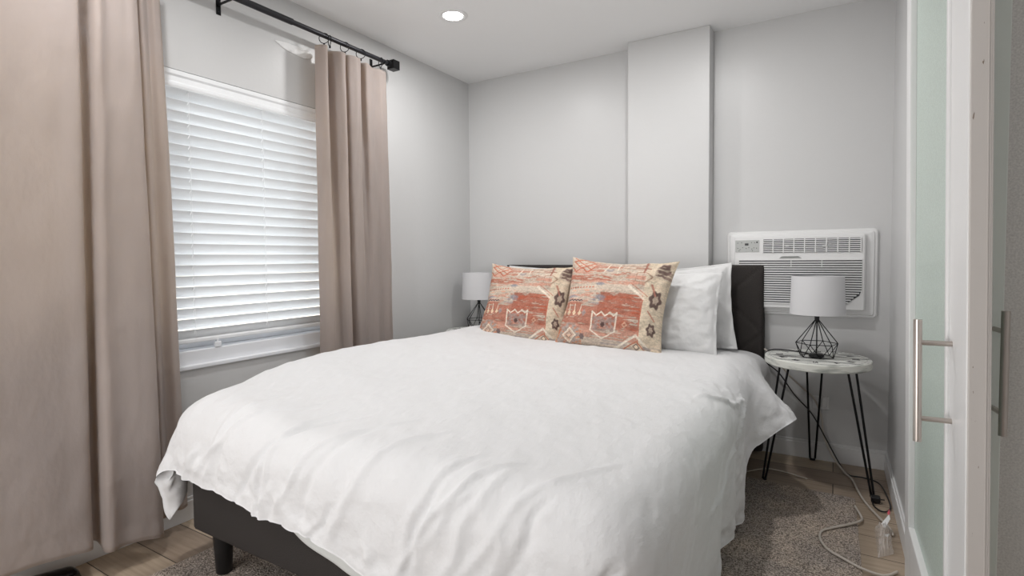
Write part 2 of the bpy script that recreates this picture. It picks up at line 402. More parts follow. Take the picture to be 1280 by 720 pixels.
handle(d1, (xa, -2.01), (-1, 0), .742, .992, .79, .945)['label'] = 'brushed steel bar handle'
b = MB().box((xa-.004, -1.30, 2.03), (xa+.004, -1.20, 2.12), .002).box((xa-.012, -1.27, 2.08), (xb, -1.21, 2.13), .004)
b.build('hanger', M['steel'], d1)
d1.rotation_euler = (0, -LEAN, 0)
# second door, square to the first, facing the camera
d2 = st(root('door_2', (3.05, -1.84, .01), None, None))
fx0, fx1 = 2.655, 3.44; fy0, fy1 = -1.84, -1.806
b = MB(); b.box((fx0, fy0, .01), (fx0+.05, fy1, 2.05), .002).box((fx1-.06, fy0, .01), (fx1, fy1, 2.05), .002)
b.box((fx0+.05, fy0, .01), (fx1-.06, fy1, .12), .002).box((fx0+.05, fy0, 1.97), (fx1-.06, fy1, 2.05), .002)
b.build('door_frame', M['green_frame'], d2)['label'] = 'pale green painted door frame'
MB().box((fx0+.05, fy0+.012, .12), (fx1-.06, fy0+.018, 1.97)).build('frosted_pane', M['frost2'], d2)
handle(d2, (2.690, fy0), (.12, -1), .744, 1.005, .789, .961)['label'] = 'brushed steel bar handle'

# ------------------------------------------------------------------ recessed ceiling lights
def downlight():
    r0 = root('ceiling_light', (0, 0, H), 'round white recessed downlight glowing in the ceiling near the window wall', 'ceiling light', 'recessed downlights in the white ceiling')
    MB().lathe([(.052, -.001), (.058, -.006), (.074, -.006), (.080, -.001), (.080, .0)], (0, 0, H), 40).build('trim_ring', M['trim'], r0, True)
    MB().lathe([(.0001, -.004), (.052, -.004), (.052, -.001)], (0, 0, H), 40).build('lens', M['led'], r0, True)
    return r0
LOC = ['round white recessed downlight glowing in the ceiling above the left corner by the curtain rod',
       'recessed downlight in the ceiling in front of the column, above the headboard',
       'recessed downlight above the foot of the bed, window side', 'recessed downlight behind the camera']
dl = downlight()
LS = [dl]+[copy_tree(dl) for _ in LAMPS[1:]]
for i, (x, y) in enumerate(LAMPS):
    o = LS[i]; o.location = (x, y, H); o['label'] = LOC[i]
    ld = bpy.data.lights.new('downlight_beam', 'AREA'); ld.shape = 'DISK'; ld.size = .10; ld.energy = LAMP_POWER; ld.color = (1, .99, .98); ld.spread = PI
    lo = bpy.data.objects.new('downlight_beam', ld); C.objects.link(lo); lo.parent = o; lo.location = (0, 0, -.012)

# ------------------------------------------------------------------ curtain rod, rings, curtains
RX, RZ = .10, 2.286
cr_ = root('curtain_rod', (RX, -1.9, RZ), 'black metal curtain rod with square end knob above the window', 'curtain rod')
smooth_by_angle(MB().tube([(RX, -3.55, RZ), (RX, -1.62, RZ)], .0155, 20).build('thick_tube', M['rod'], cr_), 50)
smooth_by_angle(MB().tube([(RX, -1.63, RZ), (RX, -.955, RZ)], .0125, 20).build('thin_tube', M['rod'], cr_), 50)
b = MB(); b.tube([(RX, -.968, RZ), (RX, -.945, RZ)], .018, 20)
b.box((RX-.006, -.947, RZ-.018), (RX+.006, -.938, RZ+.018), .001)
# square knob with pyramid face
y0, y1, q = -.94, -.888, .026
b.add([(RX-q, y0, RZ-q), (RX+q, y0, RZ-q), (RX+q, y0, RZ+q), (RX-q, y0, RZ+q), (RX-q, y1, RZ-q), (RX+q, y1, RZ-q), (RX+q, y1, RZ+q), (RX-q, y1, RZ+q), (RX, y1+.012, RZ), (RX, y0-.010, RZ)],
      [(0, 1, 5, 4), (1, 2, 6, 5), (2, 3, 7, 6), (3, 0, 4, 7), (4, 5, 8), (5, 6, 8), (6, 7, 8), (7, 4, 8), (1, 0, 9), (2, 1, 9), (3, 2, 9), (0, 3, 9)])
b.build('finial', M['black'], cr_)
for yy in (-1.93, -1.0, -3.2):
    b = MB(); b.box((0, yy-.011, RZ-.06), (.003, yy+.011, RZ+.03), .001)
    b.box((.0, yy-.004, RZ-.020), (RX, yy+.004, RZ-.012), .001)
    b.tube([(RX+.018*math.cos(a), yy, RZ+.018*math.sin(a)) for a in [PI+k*PI/10 for k in range(11)]], .0025, 6)
    for zz in (-.048, .018): b.lathe([(.0001, .005), (.003, .004), (.004, .003)], (0, yy, RZ+zz), 10, 'x')
    b.build('bracket', M['black'], cr_)
def ring():
    r0 = root('curtain_ring', (0, 0, 0), 'x', 'curtain ring', 'black rings on the curtain rod above the right curtain')
    R_ = .026
    b = MB().tube([(R_*math.cos(a), 0, -.0135+R_*math.sin(a)) for a in [2*PI*k/28 for k in range(28)]], .0021, 6, closed=True)
    b.build('hoop', M['black'], r0, True)
    MB().tube([(0, 0, -.0135-R_), (0, .002, -.042)], .0016, 6).box((-.004, -.003, -.052), (.004, .005, -.039), .001).build('clip', M['black'], r0)
    return r0
ry = [-1.428, -1.392, -1.29, -1.175, -1.02]
rl = ['thin black curtain ring, nearest the window of the five on the rod', 'black curtain ring second from the window, beside the first one',
      'black curtain ring in the middle of the five above the right curtain', 'black curtain ring second from the square end knob',
      'black curtain ring beside the square end knob of the rod']
r0 = ring()
for i, y in enumerate(ry):
    o = r0 if i == 0 else copy_tree(r0)
    o.location = (RX, y, RZ); o.rotation_euler = (0, 0, [.5, -.45, .35, .5, -.3][i]); o['label'] = rl[i]

def curtain(name, top, bot, ztop, zbot, label, nz=130, per=10):
    # top / bot: matched lists of (y, x) control points; zbot: list of hem heights at the control points
    k = len(top)
    tp = np.array([p[:] for p in spline([(a, b_, 0) for a, b_ in top], per)])[:, :2]
    bp = np.array([p[:] for p in spline([(a, b_, z) for (a, b_), z in zip(bot, zbot)], per)])
    nu = len(tp); U = np.linspace(0, 1, nu)
    V = np.zeros((nu, nz, 3))
    for j in range(nz):
        t = j/(nz-1); e = t**.8
        z = ztop+(bp[:, 2]-ztop)*t
        y = tp[:, 0]*(1-e)+bp[:, 0]*e; x = tp[:, 1]*(1-e)+bp[:, 1]*e
        x = x+.0045*fbm(U*14+2.2*t, np.full(nu, t*7.0), 3)*(.3+.7*t)+.003*np.sin(U*90+6*vnoise(U*9, t*3.))*(1-t)*.6
        V[:, j] = np.stack([x, y, z], -1)
    # hem: stitched band with thicker cloth near the bottom
    d = V[:, :, 2]-V[:, -1:, 2]; hemline = np.exp(-((d-.07)/.006)**2)
    V[:, :, 0] -= .003*hemline
    r_ = root(name, (.1, float(V[:, -1, 1].mean()), float(V[:, -1, 2].min())), label, 'curtain', 'beige velvet curtains')
    o = np_mesh('panel', V, grid_faces(nu, nz), M['curtain'], r_); s = o.modifiers.new('s', 'SOLIDIFY'); s.thickness = .0022; s.offset = 0
    return r_
# left curtain
topL = [(-3.45, .10), (-3.2, .14), (-3.0, .11), (-2.85, .13), (-2.70, .125), (-2.58, .135), (-2.515, .15), (-2.505, .06), (-2.475, .055), (-2.478, .15), (-2.46, .175), (-2.43, .155), (-2.38, .165), (-2.345, .165), (-2.335, .13), (-2.35, .05), (-2.32, .06), (-2.30, .10), (-2.27, .09), (-2.25, .105), (-2.225, .09), (-2.21, .06)]
botL = [(-3.50, .12), (-3.25, .17), (-3.05, .14), (-2.90, .17), (-2.74, .16), (-2.62, .165), (-2.545, .165), (-2.525, .09), (-2.50, .09), (-2.515, .19), (-2.50, .215), (-2.46, .205), (-2.40, .215), (-2.345, .215), (-2.32, .18), (-2.34, .07), (-2.30, .065), (-2.27, .10), (-2.24, .075), (-2.21, .10), (-2.18, .085), (-2.165, .05)]
zbL = [.13]*5+[.12, .11, .11, .10, .095, .095, .095, .09, .075, .065, .08, .09, .09, .10, .10, .10, .10]
cL = curtain('curtain', topL, botL, 2.222, zbL, 'long beige velvet curtain at the left edge, nearest the camera', per=9)
topR = [(-1.475, .085), (-1.462, .13), (-1.435, .13), (-1.425, .07), (-1.395, .05), (-1.375, .10), (-1.345, .135), (-1.315, .13), (-1.318, .06), (-1.30, .055), (-1.295, .13), (-1.25, .145), (-1.215, .135), (-1.205, .08), (-1.18, .07), (-1.165, .115), (-1.14, .12), (-1.09, .10), (-1.03, .115), (-.98, .10), (-.945, .05)]
botR = [(-1.485, .085), (-1.475, .13), (-1.44, .15), (-1.40, .135), (-1.36, .13), (-1.335, .15), (-1.315, .15), (-1.312, .13), (-1.325, .06), (-1.28, .05), (-1.255, .09), (-1.24, .115), (-1.20, .12), (-1.16, .12), (-1.12, .13), (-1.08, .125), (-1.05, .12), (-1.02, .115), (-.99, .12), (-.955, .105), (-.935, .05)]
cR = curtain('curtain', topR, botR, 2.224, [.06]*21, 'narrow beige velvet curtain hanging right of the blind, behind the bed', per=9)

# ------------------------------------------------------------------ rug
nu, nv = 90, 110
U, W_ = np.meshgrid(np.linspace(0, 1, nu), np.linspace(0, 1, nv), indexing='ij')
x = .315+U*(2.488-.315); y = -3.75+W_*(-.385+3.75)-.09*U*sstep(.9, 1, W_)
e = np.minimum(np.minimum(U, 1-U)*2.17, np.minimum(W_, 1-W_)*3.3)
z = .003+.009*np.minimum(1, e/.012)**.5+.001*fbm(x*30, y*30, 2)
V = np.stack([x+.003*fbm(y*6, x, 2), y, z], -1); Vb = V.copy(); Vb[..., 2] = .0008
rug = np_mesh('rug', np.concatenate([V.reshape(-1, 3), Vb.reshape(-1, 3)]), np.concatenate([grid_faces(nu, nv), grid_faces(nu, nv)[:, ::-1]+nu*nv]), M['rug'])
bpy.data.objects['rug'].location = (0, 0, 0)
tag(rug, 'large mottled grey and beige low pile rug under the bed', 'rug')

# ------------------------------------------------------------------ bed
bed = root('bed', (1.225, -1.2, 0), 'charcoal upholstered bed frame with tufted headboard against the back wall', 'bed')
BX0, BX1, BYF, BZ0, BZ1 = .45, 2.0, -2.35, .17, .40
def padded(lo, hi, name, c=.012, m='upholstery'):
    o = MB().box(lo, hi, c).build(name, M[m], bed); smooth_by_angle(o, 60); return o
padded((BX0, BYF, BZ0), (BX1, BYF+.05, BZ1), 'foot_rail')
padded((BX0, BYF+.05, BZ0), (BX0+.05, -.10, BZ1), 'side_rail'); padded((BX1-.05, BYF+.05, BZ0), (BX1, -.10, BZ1), 'side_rail')
MB().box((BX0+.05, BYF+.05, .36), (BX1-.05, -.1, .39)).build('slat_deck', M['upholstery'], bed)
for (lx, ly) in ((BX0+.085, BYF+.06), (BX1-.085, BYF+.06), (BX0+.085, -.2), (BX1-.085, -.2), (1.225, -1.2)):
    smooth_by_angle(MB().lathe([(.0001, 0), (.024, 0), (.026, .004), (.036, BZ0), (.036, BZ0+.02), (.0001, BZ0+.02)], (lx, ly, .012 if ly > -3.7 else 0), 24).build('leg', M['plastic'], bed), 50)
# headboard: padded slab with shallow diamond tufting
nu, nv = 150, 100
hx0, hx1, hz0, hz1 = .372, 2.056, .02, 1.072
U, W_ = np.meshgrid(np.linspace(0, 1, nu), np.linspace(0, 1, nv), indexing='ij')
x = hx0+U*(hx1-hx0); z = hz0+W_*(hz1-hz0)
e = np.minimum(np.minimum(x-hx0, hx1-x), np.minimum(hz1-z, z-hz0+.1)); dx = .42; dz = .38
p1 = (x-2.056)/dx+(z-1.072)/dz; p2 = (x-2.056)/dx-(z-1.072)/dz
g1 = np.abs(p1-np.round(p1)); g2 = np.abs(p2-np.round(p2))
y = -.088-.0*e+.012*(1-np.minimum(1, e/.02))**2+.006*np.exp(-(g1/.035)**2)+.006*np.exp(-(g2/.035)**2)
V = np.stack([x, y, z], -1); Vb = V.copy(); Vb[..., 1] = -.004
Fc = np.concatenate([grid_faces(nu, nv), grid_faces(nu, nv)[:, ::-1]+nu*nv])
rim = [i*nv for i in range(nu)]+[(nu-1)*nv+j for j in range(1, nv)]+[i*nv+nv-1 for i in range(nu-2, -1, -1)]+[j for j in range(nv-2, 0, -1)]
rimf = np.array([(rim[k], rim[k]+nu*nv, rim[(k+1) % len(rim)]+nu*nv, rim[(k+1) % len(rim)]) for k in range(len(rim))])
hb = np_mesh('headboard', np.concatenate([V.reshape(-1, 3), Vb.reshape(-1, 3)]), np.concatenate([Fc, rimf]), M['upholstery'], bed)
b = MB()
for i in range(-1, 8):
    for j in range(0, 5):
        px_, pz_ = 2.056-.21-i*dx/2, 1.072-.19-j*dz/2
        if (i+j) % 2 == 0 and hx0+.05 < px_ < hx1-.05 and .3 < pz_ < hz1-.05:
            smooth_by_angle(MB().lathe([(.0001, -.006), (.008, -.005), (.012, -.001), (.012, .004)], (px_, -.084, pz_), 14, 'y').build('tuft_button', M['upholstery'], bed), 60)

mt = root('mattress', (1.225, -1.2, .4), 'white mattress under the duvet', 'mattress')
MB().box((.475, -2.31, .40), (1.975, -.10, .575), .05).build('body', M['sheet'], mt)
MB().tube([(.48, -2.30, .42), (1.97, -2.30, .42), (1.97, -.12, .42), (.48, -.12, .42)], .006, 6, closed=True).build('piping', M['sheet'], mt)
mt['label'] = 'white mattress lying on the charcoal bed frame'

# drape function shared by the sheet and the duvet
def drape(a, b_, x0, x1, y0, r, ztop, flare, fold):
    ex = np.where(a < x0, a-x0, np.where(a > x1, a-x1, 0.)); ey = np.where(b_ < y0, b_-y0, 0.)
    d = np.hypot(ex, ey)+1e-9; nx, ny = ex/d, ey/d
    L1 = r*PI/2; ph = np.minimum(d, L1)/r; over = np.maximum(0, d-L1)
    hor = r*np.sin(ph)+flare*over+fold*over; drop = r*(1-np.cos(ph))+over*np.sqrt(np.maximum(.2, 1-flare**2))
    px_ = np.clip(a, x0, x1)+nx*hor; py_ = np.maximum(b_, y0)+ny*hor
    return px_, py_, ztop-drop, d, nx, ny, over
def normals(V):
    du = np.gradient(V, axis=0); dv = np.gradient(V, axis=1); n = np.cross(du, dv); n /= np.linalg.norm(n, axis=-1, keepdims=True)+1e-12; return n

# sheet hanging over the foot rail
nu, nv = 120, 60
U, W_ = np.meshgrid(np.linspace(0, 1, nu), np.linspace(0, 1, nv), indexing='ij')
a = .90+U*1.12
drp = .24+.12*sstep(0, 1, U)+.05*sstep(0, .25, U)
b_ = (-2.34-drp)+W_*(drp+.06)
sx, sy, sz, d, nx, ny, ov = drape(a, b_, .3, 2.005, -2.318, .03, .578, .012, 0)
V = np.stack([sx, sy-.004*np.sin(a*31)*np.minimum(1, ov/.1)-.004, sz], -1)
o = np_mesh('bed_sheet', V, grid_faces(nu, nv), M['sheet']); s = o.modifiers.new('s', 'SOLIDIFY'); s.thickness = .004; s.offset = 0
tag(o, 'plain white sheet hanging over the foot rail below the duvet hem', 'sheet')

# duvet
nu, nv = 300, 320
x0, x1, y0, RR = .465, 1.968, -2.295, .125
U, W_ = np.meshgrid(np.linspace(0, 1, nu), np.linspace(0, 1, nv), indexing='ij')
bn = -2.65+W_*2.55
dropL = .43+.02*np.sin(bn*9)
dropR = np.where(bn < 0, .62, 0)-.22*sstep(-.97, -.84, bn)-.10*sstep(-.5, -.2, bn)+.02*np.sin(bn*11)
a = (x0-dropL)+U*((x1+dropR)-(x0-dropL))
an = np.clip(a, x0-.3, x1+.5)
dropF = .335-.012*sstep(.5, .9, an)+.06*sstep(.95, 1.45, an)+.13*sstep(1.45, 2.05, an)+.008*np.sin(an*14)+.002*np.sin(an*47+1)
b_ = (y0-dropF)+W_*((-.13)-(y0-dropF))
puff = .70-.055*sstep(.45, 1.0, a)+.0*a
puff = puff-.01*sstep(1.1, 1.9, a)-.03*sstep(-1.85, -2.4, b_)*(1-.6*sstep(.5, 1.2, a))+.012*fbm(a*2.2, b_*1.6, 3)
puff -= .035*sstep(-.75, -.2, b_)*sstep(.4, .6, a)
th = np.arctan2(np.maximum(0, y0-b_), np.where(a < x0, x0-a, np.where(a > x1, a-x1, 0))+1e-9)
corner = np.sin(2*th)
flare = np.where(a > x1, .0, .06)+.05*corner+np.where(a > x1, .98*np.exp(-((b_+.76)/np.where(b_ < -.76, .10, .18))**2)-.03, 0)
fold = .10*np.sin(th*7+.6)*corner*np.where(a < x0, 1, .7)+.05*np.sin(b_*17+2*np.sin(b_*5))*np.where((a > x1) & (b_ > y0), .8, 0)+.05*np.sin(a*19+2*np.sin(a*4))*np.where((b_ < y0), .7, 0)
px_, py_, pz_, d, nx, ny, ov = drape(a, b_, x0, x1, y0, RR, puff, flare*0+np.where(a > x1, np.clip(flare, -.03, .1), flare), fold)
# the head end corner on the door side is pulled out like a tent flap
tent = np.where(a > x1, np.exp(-((b_+.74)/np.where(b_ < -.74, .12, .30))**2), 0)
px_ = px_*(1-tent)+(x1+d*.76)*tent; pz_ = pz_*(1-tent)+(puff-d*d*.9-d*.24)*tent
pz_ = np.maximum(pz_, .055)
cl = np.exp(-((a-x0)/.22)**2-((b_-y0)/.22)**2)
px_ = px_+.05*cl; py_ = py_+.05*cl; pz_ = pz_-.03*cl
V = np.stack([px_, py_, pz_], -1); n = normals(V)
if n[nu//2, nv//2, 2] < 0: n = -n
def ridge(a0, b0, a1, b1, w_, amp):
    ax, ay = a1-a0, b1-b0; l2 = ax*ax+ay*ay
    t = ((a-a0)*ax+(b_-b0)*ay)/l2; tc = np.clip(t, 0, 1)
    wob = .012*vnoise(t*6+a0*9, b0*3+0*t)
    dist = ((a-a0)*ay-(b_-b0)*ax)/math.sqrt(l2)+wob
    end = np.clip(np.minimum(t, 1-t)*5, 0, 1)
    return amp*np.exp(-(dist/w_)**2)*end*(t > 0)*(t < 1)
disp = .0035*fbm(a*6+.8*b_, b_*5, 4)+.0016*fbm((a+.45*b_)*26, (b_-.3*a)*9, 3)
foot = sstep(-1.95, -2.45, b_)
rs = np.random.RandomState(11)
for k in range(34):
    c = rs.uniform(.4, 2.2); sl = rs.uniform(.1, .75); ln = rs.uniform(.12, .6)
    disp = disp+ridge(c-.02, y0-.37, c+sl*ln, y0-.37+ln, rs.uniform(.006, .018), rs.uniform(.004, .013)*rs.choice([1, 1, -1]))
for k in range(22):
    c = rs.uniform(-2.4, -.2); ln = rs.uniform(.15, .5)
    disp = disp+ridge(x1+.5, c-.15, x1+.5-ln, c+rs.uniform(-.1, .2), rs.uniform(.008, .02), rs.uniform(.002, .006)*rs.choice([1, -1]))
# crumpled seam on the door side
disp = disp+ridge(2.10, -1.05, 2.24, -1.30, .008, .014)+ridge(2.23, -1.27, 2.32, -1.80, .007, .012)+ridge(1.98, -1.45, 2.10, -1.25, .008, .012)+ridge(2.08, -1.28, 2.12, -1.08, .008, .012)
disp = disp+.004*sstep(1.85, 1.95, a)*np.exp(-((b_+1.2)/.12)**2)*fbm(a*30, b_*30, 2)
# gathered hem
hemd = np.minimum(W_*((-.13)-(y0-dropF)), np.minimum(U, 1-U)*2.6)
disp = disp+.007*np.exp(-((hemd-.05)/.05)**2)*fbm(a*22, b_*22, 3)
V = V+n*disp[..., None]
edge = np.minimum(hemd, (1-W_)*2.4)
thick = .046*np.sqrt(np.clip(1-(1-np.minimum(1, edge/.045))**2, 0, 1))
inner = V-n*thick[..., None]
Fc = np.concatenate([grid_faces(nu, nv), grid_faces(nu, nv)[:, ::-1]+nu*nv, ])
rim = [i*nv for i in range(nu)]+[(nu-1)*nv+j for j in range(1, nv)]+[i*nv+nv-1 for i in range(nu-2, -1, -1)]+[j for j in range(nv-2, 0, -1)]
rimf = np.array([(rim[k], rim[k]+nu*nv, rim[(k+1) % len(rim)]+nu*nv, rim[(k+1) % len(rim)]) for k in range(len(rim))])
dv = np_mesh('duvet', np.concatenate([V.reshape(-1, 3), inner.reshape(-1, 3)]), np.concatenate([Fc, rimf]), M['linen'])
tag(dv, 'puffy white duvet spread over the whole bed', 'duvet')

# ------------------------------------------------------------------ pillows and cushions
def pillow_mesh(name, w_, h_, t_, m, n=90, pinch=.06, flange=0.0, wr=.006, seed=0, color=None, parent=None):
    U, W_ = np.meshgrid(np.linspace(-1, 1, n), np.linspace(-1, 1, n), indexing='ij')
    fl = 1-flange
    uu, vv = np.clip(np.abs(U)/fl, 0, 1), np.clip(np.abs(W_)/fl, 0, 1)
    body = ((1-uu**2.6)*(1-vv**2.6))**.55
    ex = w_/2*(1-pinch*(1-W_**2)*0.0); 
    x = w_/2*U*(1-pinch*(1-U*U)*0-pinch*(1-np.abs(W_)**2)*np.abs(U)**3)
    z = h_/2*W_*(1-pinch*(1-np.abs(U)**2)*np.abs(W_)**3)
    nz = fbm(U*4+seed, W_*4+seed*2, 4)*wr*(body > 0)*np.minimum(1, body*2)
    cornerw = wr*1.5*np.sin((U-W_)*14+seed)*np.abs(U*W_)**2*np.minimum(1, body*3)
    yf_ = -(t_/2*body+nz+cornerw); yb_ = t_/2*body+nz*.5
    if flange: 
        wv = .006*np.sin(np.arctan2(W_, U)*17+seed)*np.maximum(np.maximum(np.abs(U), np.abs(W_))-fl, 0)/flange; yf_ = yf_+wv-.0012; yb_ = yb_+wv+.0012
    A = np.stack([x, yf_, z], -1).reshape(-1, 3); B = np.stack([x, yb_, z], -1).reshape(-1, 3)
    rim = [i*n for i in range(n)]+[(n-1)*n+j for j in range(1, n)]+[i*n+n-1 for i in range(n-2, -1, -1)]+[j for j in range(n-2, 0, -1)]
    rimf = np.array([(rim[k], rim[k]+n*n, rim[(k+1) % len(rim)]+n*n, rim[(k+1) % len(rim)]) for k in range(len(rim))])
    o = np_mesh(name, np.concatenate([A, B]), np.concatenate([grid_faces(n, n), grid_faces(n, n)[:, ::-1]+n*n, rimf]), m, parent)
    if color is not None:
        col = color((U+1)/2, (W_+1)/2); at = o.data.color_attributes.new('Col', 'FLOAT_COLOR', 'POINT')
        cc = np.ones((2*n*n, 4), np.float32); c1 = (col/255.); c1 = np.where(c1 <= .04045, c1/12.92, ((c1+.055)/1.055)**2.4)
        cc[:n*n, :3] = c1.reshape(-1, 3); cc[n*n:, :3] = c1.reshape(-1, 3)
        at.data.foreach_set('color', cc.ravel())
    return o
def pose(o, loc, lean, yaw=0, roll=0):
    # lean: radians backwards (top away from the viewer), loc = centre
    o.matrix_world = Matrix.Translation(loc) @ Matrix.Rotation(yaw, 4, 'Z') @ Matrix.Rotation(-lean, 4, 'X') @ Matrix.Rotation(roll, 4, 'Y')
WP = 'white pillows leaning on the headboard'
pw = [('white pillow with a flat flanged edge, nearest the headboard on the door side', (1.575, -.20, .820), .12, .0, -.085, .07, .70, .48),
      ('plump white pillow behind the patterned cushion on the door side, in front of another', (1.53, -.37, .815), .28, -.03, .0, .03, .70, .47),
      ('white pillow leaning on the headboard on the window side, mostly hidden', (.80, -.20, .822), .12, .02, .03, .06, .70, .48),
      ('white pillow right behind the patterned cushion on the window side', (.84, -.36, .805), .28, .04, .0, .03, .68, .45)]
for i, (lb, loc, lean, yaw, roll, fl, w_, h_) in enumerate(pw):
    o = pillow_mesh('pillow', w_, h_, .15, M['pillow'], 80, .05, fl, .008, seed=i*3.3)
    pose(o, loc, lean, yaw, roll); tag(o, lb, 'pillow', WP)

def pattern(u, v):
    # woven kilim look, u to the right, v up
    cream = np.array((204, 188, 172.)); rust = np.array((168, 104, 86.)); rust2 = np.array((190, 138, 120.)); grey = np.array((150, 142, 142.)); brown = np.array((92, 74, 70.)); white = np.array((232, 222, 206.))
    streak = vnoise(u*5, v*60)*.5+vnoise(u*13+9, v*110)*.55+vnoise(u*40+3, v*120)*.35
    fine = vnoise(u*120, v*150)
    col = np.broadcast_to(cream, u.shape+(3,)).copy()
    def put(mask, c, k=1.0):
        w__ = np.clip(mask*k, 0, 1)[..., None]; col[:] = col*(1-w__)+np.array(c, float)*w__
    def box(u0, u1, v0, v1, s=.008): return sstep(u0-s, u0+s, u)*(1-sstep(u1-s, u1+s, u))*sstep(v0-s, v0+s, v)*(1-sstep(v1-s, v1+s, v))
    def sk(lo=-.1, hi=.3): return sstep(lo, hi, streak)
    def line(x0, y0, x1, y1, w=.008):
        ax, ay = x1-x0, y1-y0; t = np.clip(((u-x0)*ax+(v-y0)*ay)/(ax*ax+ay*ay), 0, 1)
        return 1-sstep(w*.6, w*1.2, np.hypot(u-x0-t*ax, v-y0-t*ay))
    def poly(pts, w=.008, closed=True):
        m_ = 0
        for i in range(len(pts)-(0 if closed else 1)): p, q = pts[i], pts[(i+1) % len(pts)]; m_ = np.maximum(m_, line(*p, *q, w))
        return m_
    def dia(cx, cy, rx, ry, s=.15): q = np.abs(u-cx)/rx+np.abs(v-cy)/ry; return 1-sstep(1-s, 1, q)
    def star(cx, cy, r, s=.2):
        an = np.arctan2(v-cy, (u-cx)*1.5); rr = np.hypot((u-cx)*1.5, v-cy); return 1-sstep(1-s, 1, rr/(r*(1+.15*np.cos(6*an+.5))))
    # rust fields with broken weft
    put(box(0, .80, .66, .80)*sk(-.25, .1), rust2, .85)
    put(box(0, .52, .70, .76)*sk(-.5, 0), rust, .8)
    put(box(0, .62, .80, .90)*sk(.0, .3), rust2, .7)
    put(box(.28, .64, .76, .95)*sk(-.1, .2), rust, .55)
    put(box(0, .80, .56, .67), cream, .75)
    put(box(0, .80, .54, .60)*sk(.1, .35), (210, 150, 124), .7)
    put(box(.02, .50, .44, .57)*sk(-.05, .3), rust2, .8)
    put(box(.42, .80, .22, .58)*sk(-.7, -.2), rust, .95)
    put(box(.42, .80, .22, .58)*sk(.25, .5), (160, 74, 52), .6)
    put(box(0, .48, .20, .46)*sk(-.6, -.05), rust, .85)
    put(box(0, .80, .12, .24)*sk(-.4, 0), rust2, .9)
    put(box(0, .30, 0, .20)*sk(-.6, 0), (206, 122, 84), .8)
    put(box(.0, .75, .02, .12)*sk(.2, .5), grey, .7)
    for cx, cy, a_, b2 in ((.42, .53, .06, .03), (.40, .50, .08, .015), (.40, .66, .05, .02), (.37, .46, .07, .02), (.13, .52, .10, .02), (.44, .84, .05, .03)):
        put((1-sstep(.5, 1.1, np.hypot((u-cx)/a_, (v-cy)/b2)))*sk(-.4, .2), (136, 138, 148), .8)
    # round mottled medallion lower left
    put((1-sstep(.8, 1.05, np.hypot((u-.17)/.15, (v-.13)/.13)))*sstep(-.5, .2, vnoise(u*45, v*45)), (168, 158, 152), .9)
    put(dia(.18, .13, .085, .09), (220, 190, 168), .8); put(poly([(.18, .20), (.25, .13), (.18, .06), (.11, .13)], .007), white, .9); put(poly([(.18, .165), (.215, .13), (.18, .095), (.145, .13)], .005), (150, 120, 110), .8)
    put(star(.31, .12, .035), (110, 96, 98), .8)
    # upper left cross motif
    put(poly([(.05, .93), (.16, .84), (.28, .93), (.16, .99)], .008), (190, 110, 86), .9); put(poly([(.03, .86), (.10, .80), (.16, .86), (.22, .80), (.30, .88)], .008, False), (186, 104, 82), .9)
    put(dia(.16, .90, .03, .03), white, .95); put(line(.04, .99, .28, .82, .007), (190, 112, 90), .8); put(line(.28, .99, .04, .82, .007), (190, 112, 90), .8)
    for i in range(9): put(dia(.06+i*.035, .625, .014, .010), (190, 100, 78), .9)
    # tassels and small zigzag
    zz = .475+.012*np.abs(((u*28) % 1)-.5)*2; put(box(.08, .26, .44, .52)*(1-sstep(.004, .008, np.abs(v-zz))), (70, 66, 74), .9)
    for i in range(4):
        cx = .075+i*.06; put(line(cx, .44, cx, .37, .004), white, .95); put(dia(cx, .355, .022, .032), (230, 206, 176), .95)
    put(dia(.30, .36, .025, .04), grey, .8)
    # crown frame
    cp = [(.38, .38), (.42, .345), (.46, .385), (.50, .345), (.54, .385), (.58, .35), (.60, .385), (.60, .20), (.49, .12), (.38, .20)]
    put(box(.385, .595, .20, .34)*sstep(-.6, .1, vnoise(u*50, v*60)), (158, 140, 134), .85)
    put(star(.49, .26, .028), (86, 66, 64), .95); put(poly(cp, .007), white, .95)
    put(dia(.68, .28, .03, .035), (210, 176, 150), .7); put(dia(.68, .28, .014, .016), rust, .9)
    # white lattice upper middle
    put(poly([(.40, .80), (.43, .93), (.52, .95), (.52, .80)], .007, False), white, .8)
    put(box(.56, .80, .82, .97), cream, .9); put(poly([(.56, .90), (.72, .90), (.78, .95)], .005, False), (170, 130, 110), .9); put(poly([(.58, .86), (.74, .86), (.82, .94)], .005, False), (170, 130, 110), .9)
    # right border panel
    bd = sstep(.795, .805, u+.04*np.abs(v-.4)); put(bd, (212, 196, 174), 1); put(bd*sk(.3, .6), (188, 168, 148), .5)
    put(line(.80, .55, .80, .12, .006), (176, 96, 76), .8); put(line(.66, .66, .80, .55, .012), white, .8); put(line(.67, .69, .83, .58, .005), (176, 110, 92), .7)
    put(poly([(.60, .03), (.78, .20), (.93, .05)], .012, False), white, .9); put(poly([(.66, .02), (.79, .145), (.90, .02)], .006, False), (182, 110, 86), .9)
    put(dia(.79, .09, .04, .045), (224, 204, 180), .9); put(poly([(.79, .12), (.815, .09), (.79, .06), (.765, .09)], .005), (110, 96, 92), .9)
    for cx, cy, r in ((.91, .56, .075), (.91, .27, .05)):
        put(star(cx, cy, r*1.25), brown, .95); put(star(cx, cy, r*.62), (176, 158, 142), .95)
    put(star(.92, .87, .085)*sk(-.8, .1), (104, 84, 80), .95); put(box(.86, 1, .78, .86)*sk(-.3, .2), (120, 98, 92), .7)
